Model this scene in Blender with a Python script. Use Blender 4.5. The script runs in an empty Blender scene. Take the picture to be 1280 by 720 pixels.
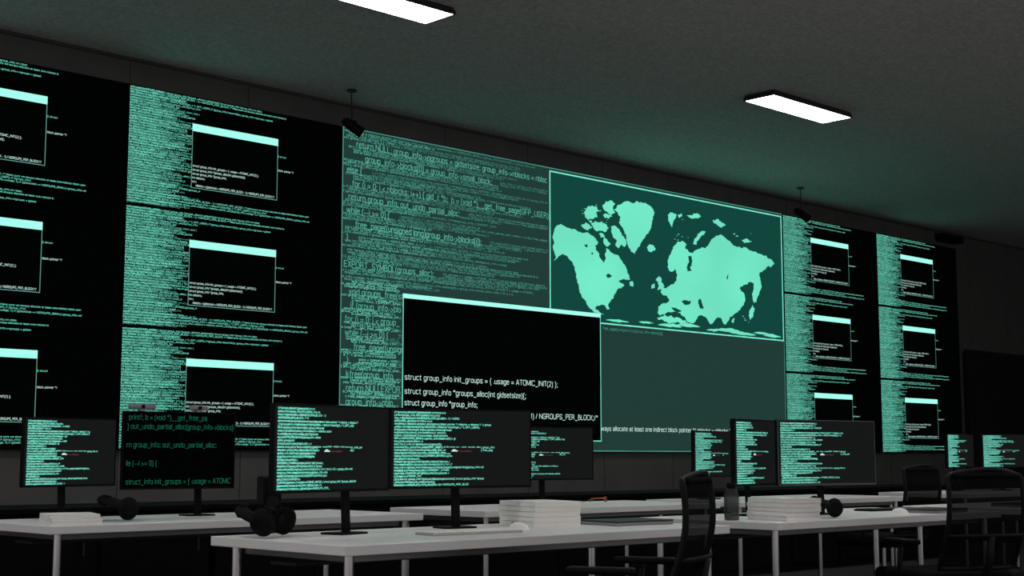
import bpy, bmesh, math, random
from mathutils import Vector, Matrix
from mathutils.geometry import tessellate_polygon
random.seed(7)
SC=bpy.context.scene
COL=SC.collection
SC.view_settings.view_transform='Standard'

# ------------------------------------------------------------ materials
def newmat(name):
    m=bpy.data.materials.new(name); m.use_nodes=True
    nt=m.node_tree; nt.nodes.clear()
    out=nt.nodes.new('ShaderNodeOutputMaterial')
    return m,nt,out
def pbr(name,col,rough=.5,metal=0,noise=0.0,nscale=30,bump=0.0,spec=.5,transp=0):
    m,nt,out=newmat(name)
    b=nt.nodes.new('ShaderNodeBsdfPrincipled')
    b.inputs['Base Color'].default_value=(*col,1); b.inputs['Roughness'].default_value=rough
    b.inputs['Metallic'].default_value=metal; b.inputs['Specular IOR Level'].default_value=spec
    b.inputs['Alpha'].default_value=1-transp
    nt.links.new(b.outputs[0],out.inputs[0])
    tc=nt.nodes.new('ShaderNodeTexCoord'); n=nt.nodes.new('ShaderNodeTexNoise'); n.inputs['Scale'].default_value=nscale
    nt.links.new(tc.outputs['Object'],n.inputs['Vector'])
    r=nt.nodes.new('ShaderNodeMapRange'); r.inputs[3].default_value=1-noise; r.inputs[4].default_value=1+noise
    nt.links.new(n.outputs[0],r.inputs[0])
    mx=nt.nodes.new('ShaderNodeVectorMath'); mx.operation='SCALE'; mx.inputs[0].default_value=col
    nt.links.new(r.outputs[0],mx.inputs['Scale']); nt.links.new(mx.outputs[0],b.inputs['Base Color'])
    if bump>0:
        bp=nt.nodes.new('ShaderNodeBump'); bp.inputs['Strength'].default_value=bump; bp.inputs['Distance'].default_value=.002
        nt.links.new(n.outputs[0],bp.inputs['Height']); nt.links.new(bp.outputs[0],b.inputs['Normal'])
    return m
def emis(name,col,strength=1,sample=False,var=0,vscale=1.2):
    m,nt,out=newmat(name)
    e=nt.nodes.new('ShaderNodeEmission'); e.inputs[0].default_value=(*col,1); e.inputs[1].default_value=strength
    if var:
        tc=nt.nodes.new('ShaderNodeTexCoord'); n=nt.nodes.new('ShaderNodeTexNoise'); n.inputs['Scale'].default_value=vscale; n.inputs['Detail'].default_value=1
        nt.links.new(tc.outputs['Object'],n.inputs['Vector'])
        r=nt.nodes.new('ShaderNodeMapRange'); r.inputs[1].default_value=.3; r.inputs[2].default_value=.7; r.inputs[3].default_value=strength*(1-var); r.inputs[4].default_value=strength*(1+var*.3)
        nt.links.new(n.outputs[0],r.inputs[0]); nt.links.new(r.outputs[0],e.inputs[1])
    nt.links.new(e.outputs[0],out.inputs[0])
    m.cycles.emission_sampling='AUTO' if sample else 'NONE'
    return m
def screenmat(name,col,strength=1,rough=.35,sample=False,spec=.3,base=.002):
    m,nt,out=newmat(name)
    b=nt.nodes.new('ShaderNodeBsdfPrincipled'); b.inputs['Base Color'].default_value=(base,base,base,1)
    b.inputs['Roughness'].default_value=rough; b.inputs['Specular IOR Level'].default_value=spec
    b.inputs['Emission Color'].default_value=(*col,1); b.inputs['Emission Strength'].default_value=strength
    nt.links.new(b.outputs[0],out.inputs[0])
    m.cycles.emission_sampling='AUTO' if sample else 'NONE'
    return m
M_BAR=emis('mint_bar',(.36,1.0,.82),1.08,True)
M_MINT=emis('mint_text',(.18,.80,.60),1.05,False,.2,5)
M_CODE=emis('mint_code',(.13,.60,.45),.9,False,.3,4)
M_MONT=emis('mint_monitor_text',(.22,.90,.69),1.02,False,.2,9)
M_SOFT=emis('mint_soft_text',(.115,.53,.41),.92,False,.3,1.2)
M_MID=emis('mint_mid_text',(.075,.35,.275),1.0,False,.3,1.5)
M_WHITE=emis('pale_text',(.62,.90,.82),.9)
M_OUT=emis('window_outline',(.14,.42,.36),.9)
M_GREEN=emis('green_text',(.012,.20,.11),.5)
M_RED=emis('red_text',(.42,.05,.05),.7)
M_LAND=emis('map_land',(.165,.78,.55),1.05,True,.12,.9)
M_SEA=screenmat('map_sea',(.0055,.060,.046),1,.8,True,.03)
M_CENTER=screenmat('screen_green_field',(.015,.044,.037),1,.8,True,.03)
M_SCREEN=screenmat('screen_black',(.0004,.0006,.0006),1,.9,False,0,.0005)
M_MON=screenmat('monitor_dark_grey',(.0065,.0078,.0078),1,.6,False,.03)
M_WIN=screenmat('window_black',(.0006,.0009,.0009),1,.9,False,0,.0005)
M_PLAST=pbr('black_plastic',(.0045,.0045,.005),.6,noise=.1,spec=.08)
M_CHFRAME=pbr('chair_frame_plastic',(.005,.005,.0055),.5,noise=.1,spec=.14)
M_PLAST2=pbr('dark_soft_pad',(.006,.006,.0065),.9,noise=.2,nscale=80,bump=.3,spec=.05)
M_PHONE=pbr('matte_headphone_black',(.005,.005,.0055),.7,noise=.1,spec=.10)
M_BEZEL=pbr('bezel_grey',(.06,.065,.065),.35,.2)
M_DESK=pbr('white_laminate',(.76,.76,.765),.42,noise=.03,nscale=6)
M_STEEL=pbr('brushed_steel',(.55,.56,.57),.22,1.0,noise=.05)
M_FRAME=pbr('grey_frame_metal',(.22,.22,.23),.4,.8,noise=.05)
M_DARKMETAL=pbr('dark_metal',(.03,.03,.032),.45,.5,noise=.1)
M_PAPER=pbr('paper_white',(.88,.87,.85),.85,noise=.04,nscale=60)
M_COVER=pbr('book_cover_pale',(.84,.84,.82),.6,noise=.04)
M_CONSOLE=pbr('black_console',(.005,.005,.006),.8,noise=.15,spec=.05)
M_ORANGE=pbr('orange_plastic',(.38,.07,.02),.4)
M_GREY=pbr('grey_plastic',(.22,.22,.23),.4)
M_LGREY=pbr('light_grey_plastic',(.42,.42,.43),.45)
M_DGREY=pbr('charcoal_plastic',(.008,.008,.009),.6,spec=.12)
M_MESH=pbr('chair_mesh_fabric',(.005,.005,.0055),.95,noise=.4,nscale=200,bump=.8,spec=.05,transp=.07)
M_GLASS=pbr('smoky_glass',(.02,.024,.024),.12,noise=.05,spec=.5,transp=.25)
def surface(name,base,dark,seams,rough=.7,nscale=3,namt=.1,bump=0):
    m,nt,out=newmat(name)
    b=nt.nodes.new('ShaderNodeBsdfPrincipled'); b.inputs['Roughness'].default_value=rough; b.inputs['Specular IOR Level'].default_value=.2
    nt.links.new(b.outputs[0],out.inputs[0])
    tc=nt.nodes.new('ShaderNodeTexCoord'); n=nt.nodes.new('ShaderNodeTexNoise'); n.inputs['Scale'].default_value=nscale; n.inputs['Detail'].default_value=8
    nt.links.new(tc.outputs['Object'],n.inputs['Vector'])
    r=nt.nodes.new('ShaderNodeMapRange'); r.inputs[1].default_value=.3; r.inputs[2].default_value=.7; r.inputs[3].default_value=1-namt; r.inputs[4].default_value=1+namt; nt.links.new(n.outputs[0],r.inputs[0])
    sc=nt.nodes.new('ShaderNodeVectorMath'); sc.operation='SCALE'; sc.inputs[0].default_value=base; nt.links.new(r.outputs[0],sc.inputs['Scale'])
    cur=sc.outputs[0]
    for (comp,period,width,off) in seams:
        sp=nt.nodes.new('ShaderNodeSeparateXYZ'); nt.links.new(tc.outputs['Object'],sp.inputs[0])
        a=nt.nodes.new('ShaderNodeMath'); a.operation='ADD'; a.inputs[1].default_value=off+1000*period; nt.links.new(sp.outputs[comp],a.inputs[0])
        d=nt.nodes.new('ShaderNodeMath'); d.operation='DIVIDE'; d.inputs[1].default_value=period; nt.links.new(a.outputs[0],d.inputs[0])
        f=nt.nodes.new('ShaderNodeMath'); f.operation='FRACT'; nt.links.new(d.outputs[0],f.inputs[0])
        l=nt.nodes.new('ShaderNodeMath'); l.operation='LESS_THAN'; l.inputs[1].default_value=width/period; nt.links.new(f.outputs[0],l.inputs[0])
        mx=nt.nodes.new('ShaderNodeMix'); mx.data_type='RGBA'
        nt.links.new(l.outputs[0],mx.inputs[0]); nt.links.new(cur,mx.inputs[6]); mx.inputs[7].default_value=(*dark,1); cur=mx.outputs[2]
    nt.links.new(cur,b.inputs['Base Color'])
    if bump:
        bp=nt.nodes.new('ShaderNodeBump'); bp.inputs['Strength'].default_value=bump; bp.inputs['Distance'].default_value=.01
        nt.links.new(n.outputs[0],bp.inputs['Height']); nt.links.new(bp.outputs[0],b.inputs['Normal'])
    return m
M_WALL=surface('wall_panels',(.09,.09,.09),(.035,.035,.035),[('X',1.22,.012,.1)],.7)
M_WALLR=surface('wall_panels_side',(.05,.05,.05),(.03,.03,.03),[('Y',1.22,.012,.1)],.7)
M_CEIL=surface('ceiling_plaster',(.57,.545,.535),(.53,.51,.50),[('Y',.3,.008,0)],.9,30,.20,.4)
M_TRIM=surface('trim_grey',(.06,.06,.06),(.05,.05,.05),[],.8)
M_FLOOR=surface('dark_carpet',(.025,.025,.025),(.02,.02,.02),[('X',.6,.006,0),('Y',.6,.006,0)],.8,120,.35)
M_DOOR=surface('door_black',(.012,.012,.013),(.008,.008,.008),[('X',1.15,.02,.35)],.9)
M_LAMP=emis('lamp_diffuser',(1,.985,.95),24,True)

# ------------------------------------------------------------ plain sans-serif stroke lettering
BOWL="5j4k1k0j0e1d4d5e"
G={'a':(5,"0j1k4k5j5d","5h1h0g0e1d3d5f"),'b':(5,"0n0d","0j1k4k5j5e4d1d0e"),'c':(5,BOWL),'d':(5,"5n5d","5j4k1k0j0e1d4d5e"),
'e':(5,"0h5h5j4k1k0j0e1d4d5e"),'f':(3,"3n2n1m1d","0k3k"),'g':(5,"5k5b4a1a0b",BOWL),'h':(5,"0n0d","0j1k4k5j5d"),'i':(0,"0k0d","0n0m"),
'j':(1,"1k1b0a","1n1m"),'k':(5,"0n0d","4k0g","2h5d"),'l':(0,"0n0d"),'m':(8,"0k0d","0j1k3k4j4d","4j5k7k8j8d"),'n':(5,"0k0d","0j1k4k5j5d"),
'o':(5,"1k4k5j5e4d1d0e0j1k"),'p':(5,"0k0a","0j1k4k5j5e4d1d0e"),'q':(5,"5k5a",BOWL),'r':(3,"0k0d","0i1k3k"),'s':(5,"5j4k1k0j0i1h4g5f5e4d1d0e"),
't':(3,"1m1e2d3d","0k3k"),'u':(5,"0k0e1d4d5e","5k5d"),'v':(4,"0k2d4k"),'w':(8,"0k2d4k6d8k"),'x':(5,"0k5d","5k0d"),'y':(4,"0k2d","4k2d1a0a"),'z':(5,"0k5k0d5d"),
'A':(7,"0d3n4n7d","1g6g"),'B':(6,"0d0n4n5m5j4i0i","4i6h6e5d0d"),'C':(7,"7l6n1n0l0f1d6d7f"),'D':(7,"0d0n5n7l7f5d0d"),'E':(6,"6n0n0d6d","0i5i"),'F':(6,"6n0n0d","0i5i"),
'G':(7,"7l6n1n0l0f1d6d7f7i4i"),'I':(0,"0n0d"),'K':(6,"0n0d","6n0h","2i6d"),'L':(5,"0n0d5d"),'M':(8,"0d0n4e8n8d"),'N':(7,"0d0n7d7n"),'O':(7,"1n6n7l7f6d1d0f0l1n"),
'P':(6,"0d0n5n6m6j5i0i"),'R':(7,"0d0n5n6m6j5i0i","4i7d"),'S':(6,"6l5n1n0l0j1i5h6g6e5d1d0f"),'T':(6,"0n6n","3n3d"),'U':(7,"0n0e1d6d7e7n"),'V':(6,"0n3d6n"),
'W':(9,"0n2d4n6d9n"),'X':(6,"0n6d","6n0d"),'Y':(6,"0n3i6n","3i3d"),'Z':(6,"0n6n0d6d"),'0':(5,"1n4n5m5e4d1d0e0m1n"),'1':(3,"0l2n2d"),'2':(5,"0l1n4n5l5j0d5d"),
'_':(6,"0b6b"),'{':(3,"3n2n1m1j0i1h1b2a3a"),'}':(3,"0n1n2m2j3i2h2b1a0a"),'(':(2,"2n0k0d2a"),')':(2,"0n2k2d0a"),'.':(0,"0e0d"),',':(1,"1e1d0b"),
';':(1,"1e1d0b","1k1j"),':':(0,"0e0d","0k0j"),'=':(6,"0i6i","0f6f"),'*':(4,"2n2j","0m4k","0k4m"),'/':(3,"0d3n"),'+':(6,"3j3d","0g6g"),'-':(3,"0g3g"),
'?':(5,"0l1n4n5l5k3i3g","3e3d"),'!':(0,"0n0g","0e0d"),'>':(5,"0j5g0d"),'<':(5,"5j0g5d"),'&':(6,"6d1k1m2n3n4m4k0g0e1d3d6h"),'[':(2,"2n0n0a2a"),']':(2,"0n2n2a0a"),
'"':(2,"0n0k","2n2k"),'%':(6,"0d6n","0n0l","6f6d")}
def rounder(st):
    """turn chamfered corners into round bowls"""
    n=len(st); closed=st[0]==st[-1]; out=[]
    mod=[(float(a),float(b)) for a,b in st]; mids={}
    for i in range(n-1):
        (ax,ay),(bx,by)=st[i],st[i+1]
        if abs(ax-bx) in (1,2) and abs(ay-by) in (1,2):
            prv=st[i-1] if i>0 else (st[-2] if closed else None)
            nxt=st[i+2] if i+2<n else (st[1] if closed else None)
            if prv is None and nxt is None: continue
            if abs(ax-bx)==2 and not ((prv and prv[1]==ay) or (nxt and nxt[1]==by)): continue
            def ext(p,q):
                if q is None: return p
                dx,dy=q[0]-p[0],q[1]-p[1]; l=abs(dx)+abs(dy)
                if dx and dy: return p
                k=min(1.35,l*.44); return (p[0]+k*(dx>0)-k*(dx<0),p[1]+k*(dy>0)-k*(dy<0))
            a=ext(st[i],prv); b=ext(st[i+1],nxt)
            horiz_a=(prv is not None and prv[1]==ay) or (prv is None and nxt is not None and nxt[0]==bx)
            C=(bx,ay) if horiz_a else (ax,by)
            def bz(t): return tuple((1-t)**2*a[k]+2*t*(1-t)*C[k]+t*t*b[k] for k in (0,1))
            mids[i]=[bz(.33),bz(.67)]
            mod[i]=a; mod[i+1]=b
    for i in range(n):
        out.append(mod[i])
        if i in mids: out+=mids[i]
    if closed and out[0]!=out[-1]: out.append(out[0])
    return out
GL={};GS={}
for k,v in G.items():
    raw=[[(int(s[i]),ord(s[i+1])-100) for i in range(0,len(s),2)] for s in v[1:]]
    GL[k]=(v[0],[rounder(r) for r in raw]); GS[k]=(v[0],raw)
SB=2.35
def line_width(t): return sum((3.9 if c==' ' else GL.get(c,(5,))[0]+SB) for c in t.rstrip())

# ------------------------------------------------------------ mesh helpers
class MB:
    def __init__(s): s.bm=bmesh.new(); s.mats=[]
    def mi(s,m):
        if m not in s.mats: s.mats.append(m)
        return s.mats.index(m)
    def _fin(s,n0,mat,smooth=False):
        i=s.mi(mat); s.bm.faces.ensure_lookup_table()
        for f in s.bm.faces[n0:]: f.material_index=i; f.smooth=smooth
    def merge(s,t,mat,smooth=False):
        me=bpy.data.meshes.new('tmp'); t.to_mesh(me); t.free(); n0=len(s.bm.faces); s.bm.from_mesh(me); bpy.data.meshes.remove(me); s._fin(n0,mat,smooth)
    def box(s,c,d,mat,bevel=0,rot=None,seg=2):
        t=bmesh.new(); bmesh.ops.create_cube(t,size=1)
        bmesh.ops.scale(t,vec=d,verts=t.verts)
        if bevel>0: bmesh.ops.bevel(t,geom=t.edges[:],offset=bevel,segments=seg,affect='EDGES',profile=.5)
        if rot is not None: bmesh.ops.transform(t,matrix=rot,verts=t.verts)
        bmesh.ops.translate(t,vec=c,verts=t.verts); s.merge(t,mat); return s
    def cyl(s,p0,p1,r0,mat,r1=None,seg=20):
        r1=r0 if r1 is None else r1
        p0=Vector(p0);p1=Vector(p1);d=p1-p0
        t=bmesh.new(); bmesh.ops.create_cone(t,cap_ends=True,segments=seg,radius1=r0,radius2=r1,depth=d.length)
        q=d.to_track_quat('Z','Y').to_matrix().to_4x4()
        bmesh.ops.transform(t,matrix=Matrix.Translation((p0+p1)/2)@q,verts=t.verts); s.merge(t,mat,False)
        return s
    def ell(s,c,r,mat,seg=20,rot=None):
        t=bmesh.new(); bmesh.ops.create_uvsphere(t,u_segments=seg,v_segments=seg//2+2,radius=1)
        bmesh.ops.scale(t,vec=r,verts=t.verts)
        if rot is not None: bmesh.ops.transform(t,matrix=rot,verts=t.verts)
        bmesh.ops.translate(t,vec=c,verts=t.verts); s.merge(t,mat,True); return s
    def tube(s,pts,r,mat,seg=10,closed=False,flat=1.0):
        pts=[Vector(p) for p in pts]; n=len(pts); rings=[]; n0=len(s.bm.faces); prev=None
        for i,p in enumerate(pts):
            if closed: d=pts[(i+1)%n]-pts[i-1]
            else: d=pts[min(i+1,n-1)]-pts[max(i-1,0)]
            d.normalize()
            a=d.orthogonal().normalized() if prev is None else (prev-d*prev.dot(d)).normalized()
            prev=a; b=d.cross(a)
            rings.append([s.bm.verts.new(p+a*r*math.cos(2*math.pi*k/seg)+b*r*flat*math.sin(2*math.pi*k/seg)) for k in range(seg)])
        m=n if closed else n-1
        for i in range(m):
            A=rings[i];B=rings[(i+1)%n]; off=0
            if closed and i==n-1: off=min(range(seg),key=lambda o:(A[0].co-B[o].co).length)
            for k in range(seg): s.bm.faces.new((A[k],A[(k+1)%seg],B[(k+1+off)%seg],B[(k+off)%seg]))
        if not closed:
            s.bm.faces.new(rings[0][::-1]); s.bm.faces.new(rings[-1])
        s._fin(n0,mat,True); return s
    def lathe(s,prof,mat,c=(0,0,0),seg=28):
        n0=len(s.bm.faces); rings=[]
        for r,z in prof: rings.append([s.bm.verts.new((c[0]+r*math.cos(2*math.pi*k/seg),c[1]+r*math.sin(2*math.pi*k/seg),c[2]+z)) for k in range(seg)])
        for A,B in zip(rings,rings[1:]):
            for k in range(seg): s.bm.faces.new((A[k],A[(k+1)%seg],B[(k+1)%seg],B[k]))
        s.bm.faces.new(rings[0][::-1]); s.bm.faces.new(rings[-1]); s._fin(n0,mat,True); return s
    def rect(s,x0,z0,x1,z1,y,mat):
        n0=len(s.bm.faces); v=[s.bm.verts.new(p) for p in ((x0,y,z0),(x1,y,z0),(x1,y,z1),(x0,y,z1))]; s.bm.faces.new(v); s._fin(n0,mat); return s
    def frame(s,x0,z0,x1,z1,t,y,mat):
        s.rect(x0,z0,x1,z0+t,y,mat); s.rect(x0,z1-t,x1,z1,y,mat); s.rect(x0,z0+t,x0+t,z1-t,y,mat); s.rect(x1-t,z0+t,x1,z1-t,y,mat); return s
    def text(s,lines,x,z,y,mat,cap,pitch,charw=None,width=None,hw=.62,xmax=None):
        L=max(lines,key=line_width); W=line_width(L)
        if width: sx=width/W
        else: sx=charw/6.5
        sz=cap/10; n0=len(s.bm.faces); bm=s.bm; asp=sx/sz; table=GL if cap>.03 else GS
        for li,t in enumerate(lines):
            cx=x; bz=z-li*pitch
            for ch in t.rstrip():
                if ch==' ': cx+=3.9*sx; continue
                g=table.get(ch)
                if g is None: cx+=6*sx; continue
                if xmax and cx+g[0]*sx>xmax: break
                for st in g[1]:
                    for (ax,az),(bx,bz2) in zip(st,st[1:]):
                        ax2,bx2=ax*asp,bx*asp
                        dx,dz=(bx2-ax2),(bz2-az); l=math.hypot(dx,dz)
                        if l<1e-5: continue
                        dx/=l;dz/=l
                        e=hw*.4; a0=(ax2-dx*e,az-dz*e); b0=(bx2+dx*e,bz2+dz*e); nx,nz=-dz*hw,dx*hw
                        q=[(a0[0]-nx,a0[1]-nz),(b0[0]-nx,b0[1]-nz),(b0[0]+nx,b0[1]+nz),(a0[0]+nx,a0[1]+nz)]
                        bm.faces.new([bm.verts.new((cx+p[0]*sz,y,bz+p[1]*sz)) for p in q])
                cx+=(g[0]+SB)*sx
        s._fin(n0,mat); return s
    def poly(s,pts,y,mat):
        n0=len(s.bm.faces); vs=[s.bm.verts.new((p[0],y,p[1])) for p in pts]
        for t in tessellate_polygon([[Vector((p[0],p[1],0)) for p in pts]]):
            try: s.bm.faces.new([vs[i] for i in t])
            except ValueError: pass
        s._fin(n0,mat); return s
    def mesh(s,name):
        me=bpy.data.meshes.new(name); s.bm.to_mesh(me); s.bm.free()
        for m in s.mats: me.materials.append(m)
        return me

def thing(name,label,cat,loc=(0,0,0),rz=0,group=None,me=None):
    o=bpy.data.objects.new(name,me); COL.objects.link(o)
    if me is None: o.empty_display_size=.1
    o.location=loc; o.rotation_euler=(0,0,rz); o['label']=label; o['category']=cat
    if group: o['group']=group
    return o
def part(name,par,mb,loc=(0,0,0),rot=(0,0,0),label=None):
    me=mb if isinstance(mb,bpy.types.Mesh) else mb.mesh(name)
    o=bpy.data.objects.new(name,me); COL.objects.link(o); o.parent=par; o.location=loc; o.rotation_euler=rot
    if label: o['label']=label
    return o
def clone(src,loc,rz,label=None):
    n=src.copy(); COL.objects.link(n); n.location=loc; n.rotation_euler=(0,0,rz)
    if label: n['label']=label
    def rec(a,b):
        for ch in a.children:
            c=ch.copy(); COL.objects.link(c); c.parent=b; rec(ch,c)
    rec(src,n); return n
def structure(name,mb):
    o=bpy.data.objects.new(name,mb.mesh(name)); COL.objects.link(o); o['kind']='structure'; return o

# ------------------------------------------------------------ room
CEIL=4.52; X0,X1=-3.0,25.0; Y0,Y1=-4.0,11.06
structure('floor',MB().box(((X0+X1)/2,(Y0+Y1)/2,-.05),(X1-X0,Y1-Y0,.1),M_FLOOR))
structure('ceiling',MB().box(((X0+X1)/2,(Y0+Y1)/2,CEIL+.05),(X1-X0,Y1-Y0,.1),M_CEIL))
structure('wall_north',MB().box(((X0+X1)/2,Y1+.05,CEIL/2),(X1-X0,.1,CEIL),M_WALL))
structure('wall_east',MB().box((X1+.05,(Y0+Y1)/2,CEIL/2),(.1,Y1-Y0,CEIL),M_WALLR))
structure('baseboard_north',MB().box(((X0+20.4)/2,Y1-.008,.05),(20.4-X0,.016,.1),M_PLAST,.003))
structure('trim_1',MB().box(((X0+X1)/2,Y1-.012,CEIL-.015),(X1-X0,.024,.03),M_TRIM,.005))
structure('door_1',MB().box((21.9,Y1-.03,1.33),(2.9,.05,2.66),M_DOOR,.03).box((21.9,Y1-.04,2.68),(3.0,.08,.06),M_DOOR,.01).box((20.4,Y1-.04,1.33),(.08,.08,2.66),M_DOOR,.01)
  .box((23.4,Y1-.04,1.33),(.08,.08,2.66),M_DOOR,.01).cyl((21.75,Y1-.09,1.0),(21.75,Y1-.09,1.3),.012,M_DARKMETAL).cyl((22.05,Y1-.09,1.0),(22.05,Y1-.09,1.3),.012,M_DARKMETAL))

# ------------------------------------------------------------ code text
SRC=["struct group_info init_groups = { .usage = ATOMIC_INIT(2) };","struct group_info *groups_alloc(int gidsetsize){","struct group_info *group_info;","int nblocks;","int i;",
"nblocks = (gidsetsize + NGROUPS_PER_BLOCK - 1) / NGROUPS_PER_BLOCK;","/* Make sure we always allocate at least one indirect block pointer */","nblocks = nblocks ? : 1;",
"group_info = kmalloc(sizeof(*group_info) + nblocks*sizeof(gid_t *), GFP_USER);","if (!group_info)","return NULL;","group_info->ngroups = gidsetsize;","group_info->nblocks = nblocks;",
"atomic_set(&group_info->usage, 1);","if (gidsetsize <= NGROUPS_SMALL)","group_info->blocks[0] = group_info->small_block;","else {","for (i = 0; i < nblocks; i++) {","gid_t *b;",
"b = (void *)__get_free_page(GFP_USER);","if (!b)","goto out_undo_partial_alloc;","group_info->blocks[i] = b;","}","}","return group_info;","out_undo_partial_alloc:","while (--i >= 0) {",
"free_page((unsigned long)group_info->blocks[i]);","}","kfree(group_info);","return NULL;","}","EXPORT_SYMBOL(groups_alloc);","void groups_free(struct group_info *group_info)","{",
"if (group_info->blocks[0] != group_info->small_block) {","int i;","for (i = 0; i < group_info->nblocks; i++)","free_page((unsigned long)group_info->blocks[i]);","}","kfree(group_info);","}","EXPORT_SYMBOL(groups_free);"]
FLOW=" ".join(SRC)+" "
def flow(widths,start=0,indent=None):
    out=[];p=start;L=len(FLOW)
    for i,w in enumerate(widths):
        ind=(indent[i] if indent else 0)
        out.append(" "*ind+"".join(FLOW[(p+k)%L] for k in range(w)).strip()); p+=w
    return out

# ------------------------------------------------------------ video wall
CW,CH=2.295,1.055; ZT=4.27
def cell_mesh():
    m=MB()
    n=44; pt=(CH-.03)/n; w=[]
    for i in range(n):
        if i in (0,1,3): w.append(random.choice((128,134,120,137)))
        elif i in (n-4,n-2): w.append(random.choice((160,150)))
        elif i==n-3: w.append(128)
        elif i==17: w.append(140)
        elif i==29: w.append(134)
        else: w.append(random.choice((54,60,52,66,46,57,50,62,40)))
    ls=flow(w,30)
    for i in range(n):
        mt=M_CODE if (i%4==2 and 5<i<n-5) else M_MINT
        m.text([ls[i]],.015,CH-.029-i*pt,-.003,mt,.0136,pt,charw=.0122,hw=.82)
    m.text(flow([random.choice((30,40,34,44,26,48)) for _ in range(n)],500),.015,CH-.029,-.0026,M_MINT,.0134,pt,charw=.0112,hw=.8)
    m.text(flow([random.choice((44,46,50,36)) for _ in range(n)],900),.016,CH-.038,-.0022,M_MID,.0125,pt,charw=.0122,hw=.9)
    x0,x1=.635,1.555; z1=CH-.255; z0=z1-.585
    m.rect(x0,z0,x1,z1,-.006,M_WIN)
    m.frame(x0,z0,x1,z1,.0055,-.008,M_OUT)
    m.rect(x0,z1-.067,x1,z1,-.009,M_BAR)
    wl=["struct group_info init_groups = { .usage = ATOMIC_INIT(2) };","struct group_info *groups_alloc(int gidsetsize){;","struct group_info *group_info;","int nblocks;","int i;"]
    m.text(wl,x0+.012,z0+.195,-.009,M_WHITE,.018,.036,width=.70,hw=.7)
    m.text(["nblocks = (gidsetsize + NGROUPS_PER_BLOCK - 1) / NGROUPS_PER_BLOCK;*/"],x0+.05,z0+.018,-.009,M_WHITE,.018,.036,width=.84,hw=.7)
    m.text(["block pointer */"],x1+.01,z0+.28,-.004,M_WHITE,.017,.03,charw=.0122,hw=.7)
    return m.mesh('screen_content')
CELL=cell_mesh()
def panel_box(w,h,mat=M_SCREEN):
    return MB().box((w/2,.03,h/2),(w-.006,.05,h-.006),M_PLAST,.004).rect(.006,.006,w-.006,h-.006,.0035,mat).mesh('display_panel')
PB=panel_box(CW,CH)
def grid_wall(label,xs):
    e=thing('video_wall',label,'video wall',(xs[0],10.99,ZT-3*CH),0)
    for i,x in enumerate(xs):
        for r in range(3):
            p=part('display_panel',e,PB,(x-xs[0],0,r*CH))
            part('screen_content',p,CELL,(0,0,0))
    return e
grid_wall('black multi-panel video wall with mint code and pop-up windows',[5.96-2*CW,5.96-CW,5.96])
grid_wall('black six-panel video wall of mint code beside the door',[15.575,15.575+CW])

CX0,CX1=8.27,15.56; CZ0=ZT-3*CH
e=thing('video_wall','large green video wall with world map and code window','video wall',(CX0,10.99,CZ0),0)
W=CX1-CX0;H=3*CH
p=part('display_panel',e,panel_box(W,H,M_CENTER),label='dark green glowing display')
def Lx(x): return x-CX0
def Lz(z): return z-CZ0
m=MB()
big=["      return NULL; group_info->ngroups = gidsetsize; group_info->nblocks = nblocks; at",
"           group_info->blocks[0] = group_info->small_block;",
" else {",
"    for (i = 0; i < nblocks; i++) { gid_t *b;  b = (void *)__get_free_page(GFP_USER); if (!b)",
"  return group_info; out_undo_partial_alloc:",
" while (--i >= 0) {",
"      free_page((unsigned long)group_info->blocks[i]);",
" }",
"",
"EXPORT_SYMBOL(groups_alloc);",
"",
"   void groups_free(str",
"    if (group_info->blo",
" for (i = 0; i < group_",
" while (--i >= 0) {",
"      free_page((unsigne",
"  }",
"  kfree(group_info",
"  return NULLEXPORT_S",
"  group_info->nblo",
"   atomic_set(&group_",
"  if (gidsetsize <="]
m.text(big,Lx(8.31),Lz(4.085),-.006,M_SOFT,.058,.1335,charw=.0372,hw=.64,xmax=Lx(11.13))
big_end=[line_width(t)*.0372/6.5+.04 for t in big]
for i in range(-1,23):
    b=4.085-i*.1335
    for k,mode in ((.070,0),(.094,1),(.118,0),(.030,2),(.004,2)):
        z=b+k
        if z>4.245 or z<1.12: continue
        if mode==2 and 0<=i<len(big) and i not in (8,10):
            x=.06+big_end[i]+.06
            if x>2.5: continue
        else: x=.02+random.choice((0,0,.03,.06,.12))
        t=flow([random.choice((118,110,130,104,124,110,90,126,60,80))],random.randint(0,1500))[0]
        if z<2.72: t=t[:36]
        if z<2.72 and x>.8: continue
        m.text([t],x,Lz(z),-.003,M_MID,.0185,.05,charw=.0205,hw=.80,xmax=Lx(11.13))
        if x<.3: m.text([t[:random.choice((24,32,46,60,80))]],x,Lz(z),-.0045,M_SOFT if z>2.75 else M_MINT,.0185,.05,charw=.0205,hw=.78,xmax=(1.5 if z>2.75 else .74))
m.text(["     free_page((unsigned long)group_info->blocks[i]);"],Lx(11.95),Lz(2.50),-.004,M_MID,.030,.05,charw=.0235,hw=.6)
m.text(["ways allocate at least one indirect block pointer */ nblocks = nblocks ? : 1;"],Lx(11.98),Lz(1.345),-.004,M_WHITE,.050,.1,charw=.0365,hw=.62)
m.frame(.004,.004,W-.004,H-.004,.010,-.004,M_MID)
part('screen_content',p,m,label='mint program code lettering')
mx0,mx1,mz0,mz1=Lx(11.14),Lx(15.53),Lz(2.56),Lz(4.23)
m=MB(); m.rect(mx0,mz0,mx1,mz1,-.012,M_SEA); m.frame(mx0,mz0,mx1,mz1,.016,-.016,M_MONT)
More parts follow.
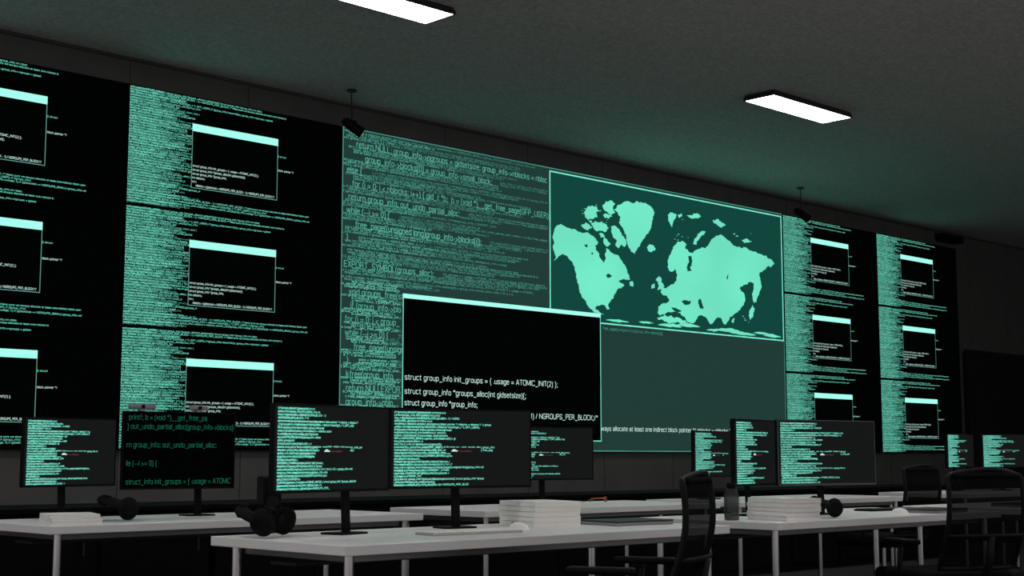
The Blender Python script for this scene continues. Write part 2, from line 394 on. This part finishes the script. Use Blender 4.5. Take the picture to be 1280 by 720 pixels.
def homography(src,dst):
    import numpy as np
    A=[];b=[]
    for (x,y),(u,v) in zip(src,dst):
        A.append([x,y,1,0,0,0,-u*x,-u*y]);b.append(u)
        A.append([0,0,0,x,y,1,-v*x,-v*y]);b.append(v)
    h=np.linalg.solve(np.array(A,float),np.array(b,float))
    return lambda x,y:((h[0]*x+h[1]*y+h[2])/(h[6]*x+h[7]*y+1),(h[3]*x+h[4]*y+h[5])/(h[6]*x+h[7]*y+1))
# rectifies the traced coastlines into the map panel's own unit square
Hm=homography([(685,214),(976,265),(978,425),(685.5,399)],[(0,1),(1,1),(1,0),(0,0)])
def rough(pts,lev,amp):
    for l in range(lev):
        o=[]
        for i in range(len(pts)):
            a=Vector(pts[i]);b=Vector(pts[(i+1)%len(pts)]);d=b-a
            o.append(tuple(a))
            if d.length>.006:
                mm=(a+b)/2+Vector((-d.y,d.x))*random.uniform(-amp,amp); o.append(tuple(mm))
        pts=o
    return pts
GREEN=[(765,262),(770,256),(776,253),(784,251),(792,250),(799,252),(806,254),(811,259),(814,265),(812,271),(811,278),(810,285),(808,291),(804,296),(801,302),(798,307),(796,313),(792,319),(790,324),(786,321),(783,315),(781,308),(780,300),(778,293),(775,286),(771,280),(773,273),(770,267)]
GREEN=[(790+(x-790)*1.04,252+(y-252)*.90) for x,y in GREEN]
LANDS=[
 [(690,293),(692,286),(697,282),(703,283),(709,286),(716,287),(723,290),(730,291),(736,294),(742,298),(745,303),(741,307),(742,313),(746,318),(749,325),(752,329),(754,324),(753,317),(755,310),(759,313),(763,317),(768,318),(772,323),(776,329),(780,336),(783,343),(784,349),(779,350),(774,349),(770,351),(774,354),(777,357),(773,360),(768,362),(765,367),(763,373),(759,377),(757,381),(759,386),(756,387),(753,382),(748,381),(743,382),(741,386),(746,390),(752,392),(748,393),(740,391),(735,386),(731,381),(728,375),(724,369),(721,361),(719,352),(718,343),(716,335),(712,327),(707,321),(702,318),(698,320),(694,324),(690,327),(693,321),(691,316),(689,310),(691,304),(689,299)],
 [(727,266),(731,260),(737,257),(743,258),(746,263),(742,266),(744,271),(738,274),(732,275),(729,271)],
 [(750,256),(755,251),(762,250),(766,254),(763,260),(766,265),(761,268),(756,264),(752,262)],
 [(736,280),(744,278),(750,278),(755,280),(758,285),(755,289),(749,288),(743,289),(739,285)],
 [(724,281),(730,278),(734,281),(737,285),(732,288),(727,286)],
 [(760,282),(765,281),(769,285),(773,290),(777,296),(780,303),(777,308),(773,305),(770,310),(766,306),(768,300),(763,296),(761,290)],
 [(751,268),(757,267),(762,270),(758,273),(753,272)],[(751,298),(756,299),(760,304),(757,308),(752,305)],
 [(746,292),(751,292),(753,297),(748,297)],[(733,276),(737,276),(737,280)],[(783,352),(788,352),(788,357),(784,357)],
 GREEN,
 [(805,308),(808,304),(813,305),(816,309),(812,313),(807,313)],
 [(832,266),(837,263),(842,265),(841,271),(838,276),(837,282),(834,277),(832,272)],[(844,266),(849,264),(850,268),(846,270)],[(857,267),(864,264),(871,265),(873,268),(867,270),(860,270)],
 [(863,303),(865,296),(869,290),(874,286),(879,287),(874,292),(870,298),(867,304)],[(888,272),(894,270),(899,274),(905,278),(900,281),(894,278)],[(925,297),(931,295),(938,298),(933,300),(928,300)],
 [(836,313),(839,306),(844,300),(850,299),(855,303),(853,308),(857,312),(862,314),(865,311),(870,309),(876,307),(882,305),(885,299),(890,294),(896,291),(902,292),(907,297),(912,301),(918,305),(926,307),(934,309),(942,311),(950,314),(957,317),(963,321),(967,326),(963,330),(957,331),(952,335),(948,337),(947,342),(949,349),(950,356),(947,364),(943,373),(940,377),(938,370),(939,361),(940,352),(936,350),(931,353),(926,355),(922,357),(924,362),(928,366),(929,373),(927,380),(922,386),(915,391),(909,395),(907,400),(902,404),(899,398),(894,395),(890,399),(885,404),(881,399),(877,394),(871,393),(867,398),(863,403),(857,402),(852,395),(847,391),(842,389),(836,389),(829,390),(822,393),(818,390),(819,383),(823,379),(829,378),(833,374),(830,369),(825,368),(822,364),(826,359),(832,357),(838,354),(842,349),(843,342),(840,335),(835,338),(831,333),(831,325),(833,318)],
 [(816,349),(820,344),(823,346),(823,352),(827,357),(823,361),(818,362),(820,356)],[(811,355),(815,353),(815,359),(811,360)],[(934,386),(938,379),(941,384),(939,391),(935,398),(933,392)],[(941,373),(944,371),(943,376)],[(912,398),(915,396),(914,402),(911,401)],
 [(818,396),(826,393),(835,393),(843,396),(849,399),(855,402),(858,405),(848,404),(838,402),(827,401),(819,399)]]
SEAS=[[(855,332),(858,325),(857,318),(861,318),(862,325),(859,332),(861,337),(856,338)],[(754,344),(758,342),(762,344),(760,347),(756,347)],
 [(848,376),(853,374),(860,375),(858,379),(851,379)],[(869,374),(872,372),(874,378),(876,384),(872,385),(870,380)],[(835,383),(841,384),(848,387),(845,389),(838,387)],
 [(727,306),(731,305),(732,309),(729,309)],[(735,316),(739,316),(737,319)],[(906,343),(908,340),(907,346),(905,347)]]
MW,MH=mx1-mx0,mz1-mz0
def clampz(P): return [(min(max(a,mx0+.025),mx1-.025),max(b,mz0+.025)) for a,b in P]
def tr(L): return [(mx0+u*MW,mz0+v*MH) for u,v in (Hm(*q) for q in L)]
for L in LANDS: m.poly(clampz(rough(tr(L),3,.17)),-.016,M_LAND)
for L in SEAS: m.poly(rough(tr(L),2,.15),-.0175,M_SEA)
# thin flattened streaks along the lower edge, strongest to the right
for u0,u1,v0,hh in ((.21,.30,.030,.014),(.34,.40,.040,.010),(.42,.52,.032,.022),(.50,.60,.046,.020),(.63,.68,.030,.012),(.66,.80,.036,.026),(.74,.86,.026,.020),(.85,.93,.044,.014),(.90,.985,.030,.022)):
    k=max(6,int((u1-u0)*80)); top=[];bot=[]
    for i in range(k+1):
        u=u0+(u1-u0)*i/k; e2=math.sin(math.pi*min(max(i/k,.02),.98))**.7
        top.append((mx0+u*MW,mz0+MH*(v0+hh*e2*random.uniform(.6,1.05)))); bot.append((mx0+u*MW,mz0+MH*(v0-.010*e2*random.uniform(.3,1))))
    m.poly(top+bot[::-1],-.0158,M_LAND)
for cx,cy,sx,sy,k in ((742,272,17,16,22),(850,292,8,5,3),(928,397,6,5,4),(850,268,18,4,5),(925,291,14,3,3),(845,296,10,4,3),(775,285,5,9,3)):
    for _ in range(k):
        x=cx+random.uniform(-sx,sx);y=cy+random.uniform(-sy,sy);r=random.uniform(.4,1.0)
        m.poly(clampz(rough(tr([(x+r*math.cos(a)*random.uniform(1.2,2.6),y+r*math.sin(a)*random.uniform(.4,.9)) for a in (0,-1.05,-2.1,-3.14,-4.2,-5.2)]),1,.2)),-.0155,M_LAND)
part('map_window',p,m,label='mint world map on dark green')
bx0,bx1,bz0,bz1=Lx(9.035),Lx(11.96),Lz(1.22),Lz(2.675)
m=MB(); m.rect(bx0,bz0,bx1,bz1,-.02,M_WIN); m.frame(bx0,bz0,bx1,bz1,.011,-.024,M_MINT); m.rect(bx0,bz1-.045,bx1,bz1,-.025,M_BAR)
for t,z,wd in (("struct group_info init_groups = { .usage = ATOMIC_INIT(2) };",1.815,2.19),("struct group_info *groups_alloc(int gidsetsize){;",1.675,1.70),("struct group_info *group_info;",1.56,.99)):
    m.text([t],bx0+.035,Lz(z),-.025,M_WHITE,.053,.1,width=wd,hw=.58)
m.text(["nblocks = (gidsetsize + NGROUPS_PER_BLOCK - 1) / NGROUPS_PER_BLOCK;/*"],bx0+.035,Lz(1.46),-.025,M_WHITE,.053,.1,width=2.84,hw=.58)
m.text(["/* Make sure we always allocate"],bx0+.035,Lz(1.32),-.025,M_WHITE,.053,.1,charw=.0365,hw=.58)
part('code_window',p,m,label='black window with pale code lettering')

# ------------------------------------------------------------ ceiling lamps
def lamp_parts(e):
    m=MB(); w,d=1.34,.36
    m.box((0,0,.036),(w-.02,d-.02,.046),M_DARKMETAL,.004)
    for sx in (-1,1): m.box((sx*(w/2-.007),0,.02),(.014,d,.036),M_DARKMETAL,.002)
    for sy in (-1,1): m.box((0,sy*(d/2-.007),.02),(w,.014,.036),M_DARKMETAL,.002)
    part('lamp_housing',e,m)
    part('diffuser',e,MB().box((0,0,.010),(w-.03,d-.03,.012),M_LAMP,.002),label='glowing white diffuser')
LB='flat rectangular white ceiling lamp in dark frame, lit'
L0=thing('ceiling_lamp',LB,'lamp',(11.61,7.96,CEIL-.06),0,'ceiling lamps'); lamp_parts(L0)
for x,y in ((6.46,8.22),(1.15,8.1),(1.15,4.0),(6.38,4.0),(11.61,4.0),(1.15,0),(6.38,0),(11.61,0)):
    clone(L0,(x,y,CEIL-.06),0)

# ------------------------------------------------------------ hanging spotlights
def spot(loc,rz):
    e=thing('spotlight','small black adjustable spotlight hanging from the ceiling','spotlight',loc,rz,'black ceiling spotlights'); e.scale=(.92,.92,.92)
    part('mounting_plate',e,MB().cyl((0,0,-.02),(0,0,0),.05,M_DARKMETAL))
    part('rod',e,MB().cyl((0,0,-.33),(0,0,-.02),.007,M_DARKMETAL))
    part('bracket',e,MB().box((-.055,0,-.36),(.008,.03,.09),M_PLAST,.002).box((.055,0,-.36),(.008,.03,.09),M_PLAST,.002).box((0,0,-.325),(.118,.03,.012),M_PLAST,.002))
    m=MB(); d=Vector((.62,-.35,-.45)).normalized(); c=Vector((0.02,0,-.385))
    m.cyl(c-d*.10,c+d*.10,.048,M_PLAST,.056); m.cyl(c+d*.10,c+d*.12,.06,M_PLAST); m.cyl(c-d*.125,c-d*.10,.03,M_PLAST)
    part('lamp_head',e,m)
spot((8.08,10.6,CEIL),0); spot((15.3,10.5,CEIL),0)
e=thing('security_camera','black box camera unit mounted on wall above screens','camera',(19.95,11.06,4.40))
part('mounting_plate',e,MB().box((0,-.01,0),(.5,.02,.12),M_PLAST,.004))
part('camera_body',e,MB().box((0,-.09,0),(.62,.14,.10),M_PLAST,.015).cyl((.2,-.16,0),(.2,-.19,0),.035,M_PLAST))

# ------------------------------------------------------------ desks
DL,DD=2.07,.82
def desk_parts(e):
    part('desktop',e,MB().box((DL/2,DD/2,.7325),(DL,DD,.035),M_DESK,.003))
    m=MB()
    for y in (.10,DD-.10): m.box((DL/2,y,.70),(DL-.18,.025,.03),M_FRAME,.003)
    for x in (.10,DL-.10): m.box((x,DD/2,.70),(.025,DD-.2,.03),M_FRAME,.003)
    m.box((DL/2,DD-.25,.655),(DL-.3,.16,.015),M_DARKMETAL,.003)
    part('support_frame',e,m)
    leg=MB().cyl((0,0,.02),(0,0,.715),.0175,M_STEEL,seg=28).cyl((0,0,0),(0,0,.02),.024,M_PLAST).mesh('leg')
    for x in (.07,DL-.07):
        for y in (.07,DD-.07): part('leg',e,leg,(x,y,0),label='round steel desk leg')
D0=thing('office_desk','white rectangular office desk with round steel legs','desk',(2.91,3.82,0),0,'white office desks'); desk_parts(D0)
for x,y in ((5.33,3.82),(7.75,3.82),(2.82,5.75),(5.33,5.75),(7.62,5.75),(10.6,5.75),(12.8,5.75)):
    clone(D0,(x,y,0),0)
DZ=.75
def console_parts(e,L=2.3):
    part('cabinet_body',e,MB().box((L/2,.35,.36),(L-.02,.66,.72),M_CONSOLE,.006))
    part('worktop',e,MB().box((L/2,.35,.735),(L,.72,.03),M_CONSOLE,.004))
    d=MB().box((0,0,0),(L/3-.03,.018,.62),M_CONSOLE,.004).cyl((.28,-.025,.1),(.28,-.025,.25),.006,M_DARKMETAL).mesh('cabinet_door')
    for i in range(3): part('cabinet_door',e,d,(L/6+i*L/3,.01,.37))
K0=thing('console_cabinet','low matte black console cabinet standing near the wall','cabinet',(2.6,7.8,0),0,'black console cabinets'); console_parts(K0)
for i in range(1,5): clone(K0,(2.6+2.32*i,7.8,0),0)

# ------------------------------------------------------------ monitors
def mon_content(w,h,kind):
    m=MB()
    if kind=='code':
        n=26; pt=(h-.022)/n
        prof=[44,48,46,22,84,80,48,50,46,44,20,42,90,86,46,44,18,48,50,84,50,46,20,80,44,48]
        ws=[max(8,a+random.randint(-6,5)) for a in prof]
        cw=.0056*w/.66; c=-w/2
        m.text(flow(ws,77),c+.016,h-.021,-.0018,M_MONT,.0070,pt,charw=cw,hw=1.0,xmax=w/2-.03)
        m.text(flow([min(int(a*.9),44) for a in ws],333),c+.016,h-.021,-.0014,M_MONT,.0066,pt,charw=cw*.97,hw=.8,xmax=w/2-.2)
        cx=0; zc=h*.47
        m.rect(cx-.085,zc-.010,cx+.085,zc+.013,-.0022,M_MON)
        m.rect(cx-.058,zc-.003,cx-.028,zc+.002,-.0026,M_WHITE); m.rect(cx-.052,zc+.002,cx-.038,zc+.006,-.0026,M_WHITE)
        m.text(["atomic_set(&usage, 1);"],cx-.02,zc-.003,-.0026,M_RED,.0045,.02,width=.06,hw=.8)
    else:
        ls=[" printf; b = (void *)__get_free_pa","} out_undo_partial_alloc(group_info->blocks[i]);","","rn group_info; out_undo_partial_alloc:","","ile (--i >= 0) {","","struct_info init_groups = { .usage = ATOMIC_INIT(2) };"]
        m.text(ls,-w/2+.02,h-.04,-.0015,M_GREEN,.024,(h-.04)/7.6,charw=.0135,hw=.6,xmax=w/2-.01)
    return m.mesh('screen_content')
MCACHE={}
def monitor(p0,p1,zb,zt,label,kind='code',bezel=False,sdx=0):
    p0=Vector(p0);p1=Vector(p1);d=p1-p0;w=round(d.length,2);h=round(zt-zb,3);c=(p0+p1)/2
    e=thing('computer_monitor',label,'monitor',(c.x,c.y,DZ),math.atan2(d.y,d.x),'computer monitors')
    k=(w,h,kind,bezel); BZ=M_BEZEL if bezel else M_PLAST
    if k not in MCACHE:
        hs=MB().box((0,.016,h/2),(w,.022,h),M_PLAST,.004).box((0,.035,h/2),(w*.6,.03,h*.6),M_PLAST,.012)
        sc=MB().rect(-w/2+.006,.008,w/2-.006,h-.006,.0035,M_MON if kind=='code' else M_SCREEN)
        for a in ((0,.003,h-.0025,w,.005),(0,.003,.005,w,.01)): sc.box((a[0],.004,a[2]),(a[3],.006,a[4]),BZ,.001)
        for sx in (-1,1): sc.box((sx*(w/2-.0025),.004,h/2),(.005,.006,h),BZ,.001)
        MCACHE[k]=(hs.mesh('monitor_housing'),sc.mesh('screen'),mon_content(w,h,kind))
    A,B,C=MCACHE[k]; z=zb-DZ
    part('monitor_housing',e,A,(0,0,z)); s=part('screen',e,B,(0,0,z)); part('screen_content',s,C,(0,0,0))
    part('stand_neck',e,MB().box((sdx,.065,(z+h*.5)/2),(.036,.018,z+h*.5-.01),M_PLAST,.004,Matrix.Rotation(math.radians(-3),4,'X')).box((sdx,.05,z+h*.45),(.10,.05,.08),M_PLAST,.005))
    part('stand_base',e,MB().box((sdx,.065,.004),(.15,.11,.008),M_PLAST,.003))
    return e
lc='black monitor showing dense mint program code on white desk'
monitor((2.93,4.27),(3.55,4.38),.912,1.236,lc,sdx=.13)
monitor((3.62,4.46),(4.285,4.335),.915,1.24,'wide black monitor with mint code beside books and mouse')
monitor((5.63,4.28),(6.14,4.38),.90,1.23,'black monitor with mint code behind a glass bottle')
monitor((5.90,4.22),(6.57,4.08),.90,1.23,'thin grey-edged monitor with mint code beside pale books',bezel=True)
lr='black monitor with mint code on rear white desk'
monitor((2.90,6.2),(3.42,6.31),.905,1.225,lr)
monitor((3.44,6.29),(4.04,6.23),.885,1.265,'black monitor with large green code lettering',kind='big',sdx=.13)
monitor((5.82,6.16),(6.47,6.0),.905,1.225,lr)
monitor((7.70,6.2),(8.32,6.3),.905,1.225,lr)
monitor((11.28,6.3),(11.86,6.36),.95,1.25,lr)
monitor((11.74,6.22),(12.4,6.1),.95,1.25,lr)

def webcam(loc,rz,w=.09):
    e=thing('webcam','small silver webcam clipped on top of monitor','webcam',loc,rz,'silver webcams')
    part('webcam_body',e,MB().box((0,0,.022),(w,.025,.024),M_GREY,.008)); part('lens',e,MB().cyl((0,-.012,.022),(0,-.018,.022),.009,M_PLAST))
    part('clip',e,MB().box((0,.005,.005),(.03,.04,.01),M_GREY,.002))
webcam((3.84,6.262,1.266),-.10,.10); webcam((3.54,6.292,1.266),-.10,.14)

# ------------------------------------------------------------ desk objects
def stack(cx,cy,n,t,w,d,group,lab,rz=0):
    for i in range(n):
        r=rz+random.uniform(-.03,.03); tt=t
        e=thing('book',lab,'book',(cx+random.uniform(-.003,.003),cy+random.uniform(-.003,.003),DZ+i*tt),r,group)
        part('pages',e,MB().box((0.002,0,tt/2),(w-.005,d-.005,tt-.004),M_PAPER,.0008))
        part('cover',e,MB().box((0,0,.001),(w,d,.002),M_COVER,.0006).box((0,0,tt-.001),(w,d,.002),M_COVER,.0006).box((-w/2+.001,0,tt/2),(.002,d,tt),M_COVER,.0006))
stack(4.37,4.37,5,.0212,.23,.30,'pale books stacked by the monitor','pale softcover book in a stack on white desk',-.25)
stack(5.60,3.98,5,.0205,.21,.28,'pale books stacked near the bottle','pale softcover book in a stack near glass bottle',-.25)
stack(3.02,5.97,3,.0145,.22,.29,'pale books on the rear desk','pale softcover book in a low stack on rear desk',-.3)

def headphones(loc,rz,lab,sc=1.0):
    """lying on the desk: padded oval cups leaning outward, wide padded band arching up and over behind them"""
    e=thing('headphones',lab,'headphones',loc,rz,'black over-ear headphones'); e.scale=(sc,sc,sc)
    for s in (-1,1):
        rot=Matrix.Rotation(s*math.radians(22),4,'Y')@Matrix.Rotation(s*math.radians(-14),4,'Z')
        part('ear_cup',e,MB().ell((s*.072,0,.050),(.024,.043,.048),M_PHONE,28,rot))
        ring=[Vector((s*-.012,.028*math.cos(a),.034*math.sin(a))) for a in [k*math.pi/12 for k in range(24)]]
        part('ear_cushion',e,MB().tube([rot@v+Vector((s*.070,0,.050)) for v in ring],.0155,M_PLAST2,closed=True))
    pts=[];n=32
    for k in range(n+1):
        a=math.pi*k/n; c,si=math.cos(a),math.sin(a)
        pts.append((.088*math.copysign(abs(c)**.8,c),.012+.105*si,.062+.036*si))
    part('headband',e,MB().tube(pts,.012,M_PHONE,seg=12,flat=1.8).tube([Vector(q)*1.0+Vector((0,-.004,-.004)) for q in pts[9:24]],.016,M_PLAST2,seg=12,flat=1.5))
headphones((3.04,4.42,DZ),math.radians(22),'black over-ear headphones lying on front desk under monitor',1.08)
headphones((3.34,6.03,DZ),math.radians(60),'black over-ear headphones beside stacked books on rear desk',1.05)
headphones((5.98,3.95,DZ),math.radians(34),'black over-ear headphones beside pale book stack',.92)

def mouse(loc,rz):
    e=thing('computer_mouse','white computer mouse lying on white desk','mouse',loc,rz)
    t=MB(); t.ell((0,0,.0),(.028,.048,.032),M_PAPER)
    bmesh.ops.bisect_plane(t.bm,geom=t.bm.verts[:]+t.bm.edges[:]+t.bm.faces[:],plane_co=(0,0,0),plane_no=(0,0,-1),clear_outer=True)
    part('mouse_body',e,t); part('scroll_wheel',e,MB().cyl((-.003,.026,.027),(.003,.026,.027),.006,M_GREY))
mouse((4.05,4.17,DZ),.3); mouse((6.62,3.98,DZ),.1)
def keyboard(loc,rz,lab,b,k):
    e=thing('keyboard',lab,'keyboard',loc,rz,'slim keyboards')
    part('keyboard_base',e,MB().box((0,0,.005),(.42,.125,.010),b,.003))
    m=MB()
    for r in range(5):
        for c in range(15): m.box((-.19+c*.0271,-.045+r*.0225,.0115),(.022,.018,.004),k,.001,seg=1)
    part('keys',e,m)
keyboard((3.72,4.10,DZ),-.12,'slim light grey keyboard in front of wide monitor',M_LGREY,M_PAPER)
keyboard((7.02,4.3,DZ),-.1,'slim black keyboard on white desk',M_PLAST,M_DARKMETAL)
def laptop(loc,rz,lab):
    e=thing('laptop',lab,'laptop',loc,rz)
    part('laptop_base',e,MB().box((0,0,.007),(.34,.24,.014),M_GREY,.004)); part('laptop_lid',e,MB().box((0,0,.018),(.34,.24,.007),M_DARKMETAL,.003))
    part('hinge',e,MB().cyl((-.12,.12,.013),(.12,.12,.013),.006,M_PLAST))
laptop((4.74,4.2,DZ),-.1,'closed dark laptop near the desk end')
laptop((6.95,3.98,DZ),.05,'closed dark laptop behind the office chair')
laptop((8.2,4.1,DZ),.05,'closed dark laptop on far white desk')
e=thing('water_bottle','short smoky glass bottle with black cap on white desk','bottle',(5.385,4.12,DZ))
part('bottle_body',e,MB().lathe([(.030,0),(.034,.004),(.035,.02),(.035,.115),(.030,.135),(.02,.15)],M_GLASS))
part('bottle_cap',e,MB().lathe([(.022,.145),(.022,.17),(.02,.173)],M_PLAST))
e=thing('desk_speaker','small upright black desk speaker behind the monitor','speaker',(4.08,5.98,DZ),-.3)
part('speaker_body',e,MB().box((0,0,.10),(.10,.11,.20),M_DGREY,.012)); part('speaker_grille',e,MB().box((0,-.057,.105),(.086,.006,.165),M_PLAST2,.002))
part('speaker_cone',e,MB().cyl((0,-.060,.075),(0,-.064,.075),.032,M_DGREY).cyl((0,-.060,.15),(0,-.064,.15),.015,M_DGREY))
e=thing('eyeglasses','orange-framed eyeglasses lying on rear white desk','glasses',(6.99,6.38,DZ),.9); e.scale=(.85,.85,.85)
for s in (-1,1):
    part('rim',e,MB().tube([(s*.033+.025*math.cos(a),0,.022+.019*math.sin(a)) for a in [k*math.pi/8 for k in range(16)]],.003,M_ORANGE,closed=True,seg=8))
    part('temple_arm',e,MB().tube([(s*.06,0,.03),(s*.062,.09,.028),(s*.06,.13,.006)],.003,M_ORANGE,seg=8))
part('bridge',e,MB().tube([(-.009,0,.027),(0,0,.031),(.009,0,.027)],.003,M_ORANGE,seg=8))

# ------------------------------------------------------------ chairs
def chair_parts(e):
    part('seat',e,MB().box((0,.02,.475),(.48,.47,.07),M_PLAST2,.03,seg=4))
    part('seat_pan',e,MB().box((0,.02,.435),(.40,.38,.02),M_CHFRAME,.005))
    def bp(u,v):
        z=.53+.455*v
        if v>.93: z-=.022*u*u*(v-.93)/.07
        y=-.24-.06*v-.06*math.sin(v*math.pi*.9)-.03*(1-u*u)
        wid=.205
        if v>.90: wid-=.035*((v-.90)/.10)**2
        return Vector((u*wid,y,z))
    pts=[bp(1,i/20) for i in range(21)]+[bp(1-2*i/14,1) for i in range(1,14)]+[bp(-1,i/20) for i in range(20,-1,-1)]+[bp(-1+2*i/12,0) for i in range(1,12)]
    part('back_frame',e,MB().tube(pts,.012,M_CHFRAME,closed=True,seg=10))
    m=MB(); GR=[[m.bm.verts.new(bp(-.97+1.94*i/12,j/20)) for i in range(13)] for j in range(21)]
    for j in range(20):
        for i in range(12): m.bm.faces.new((GR[j][i],GR[j][i+1],GR[j+1][i+1],GR[j+1][i]))
    m._fin(0,M_MESH,True)
    part('backrest_mesh',e,m,label='black woven mesh back')
    part('headrest_pad',e,MB().tube([bp(-.88+1.76*i/12,.95)+Vector((0,-.002,0)) for i in range(13)],.015,M_PLAST2,flat=.7))
    part('lumbar_bar',e,MB().tube([bp(-1+2*i/12,.33)+Vector((0,-.012,0)) for i in range(13)],.010,M_CHFRAME,flat=1.4).tube([(0,-.10,.43),(0,-.26,.45),(0,-.335,.55),tuple(bp(0,.33)+Vector((0,-.02,0)))],.017,M_CHFRAME))
    for s in (-1,1):
        part('armrest',e,MB().tube([(s*.2,-.02,.43),(s*.27,-.02,.45),(s*.275,-.04,.63)],.013,M_CHFRAME).box((s*.275,-.05,.648),(.055,.25,.026),M_PLAST,.011))
    part('gas_column',e,MB().cyl((0,0,.10),(0,0,.27),.028,M_PLAST).cyl((0,0,.25),(0,0,.43),.016,M_STEEL))
    for k in range(5):
        a=2*math.pi*k/5+.3; c,s2=math.cos(a),math.sin(a)
        part('base_arm',e,MB().tube([(.03*c,.03*s2,.12),(.16*c,.16*s2,.10),(.29*c,.29*s2,.07)],.018,M_STEEL))
        t=Vector((-s2,c,0)); ctr=Vector((.29*c,.29*s2,.03))
        part('caster',e,MB().cyl(ctr-t*.022,ctr-t*.006,.03,M_PLAST,seg=18).cyl(ctr+t*.006,ctr+t*.022,.03,M_PLAST,seg=18).cyl(ctr,ctr+Vector((0,0,.045)),.008,M_PLAST,seg=10))
C0=thing('office_chair','black mesh-back office chair turned side-on beside the desk','office chair',(3.95,3.58,0),math.radians(25),'black mesh office chairs'); chair_parts(C0)
cl='black mesh-back office chair with its back turned, at desk'
clone(C0,(6.33,3.57,0),math.radians(-25),cl)
clone(C0,(8.92,5.5,0),math.radians(-4),cl)

# ------------------------------------------------------------ world + camera
w=bpy.data.worlds.new('world'); SC.world=w; w.use_nodes=True
w.node_tree.nodes['Background'].inputs[0].default_value=(.98,.91,.88,1); w.node_tree.nodes['Background'].inputs[1].default_value=.52
cam=bpy.data.cameras.new("camera"); cam.lens=50; cam.sensor_width=36
co=bpy.data.objects.new("camera",cam); COL.objects.link(co)
co.location=(0,0,1.04); co.rotation_euler=(math.radians(96.8),0,math.radians(-43.9))
SC.camera=co
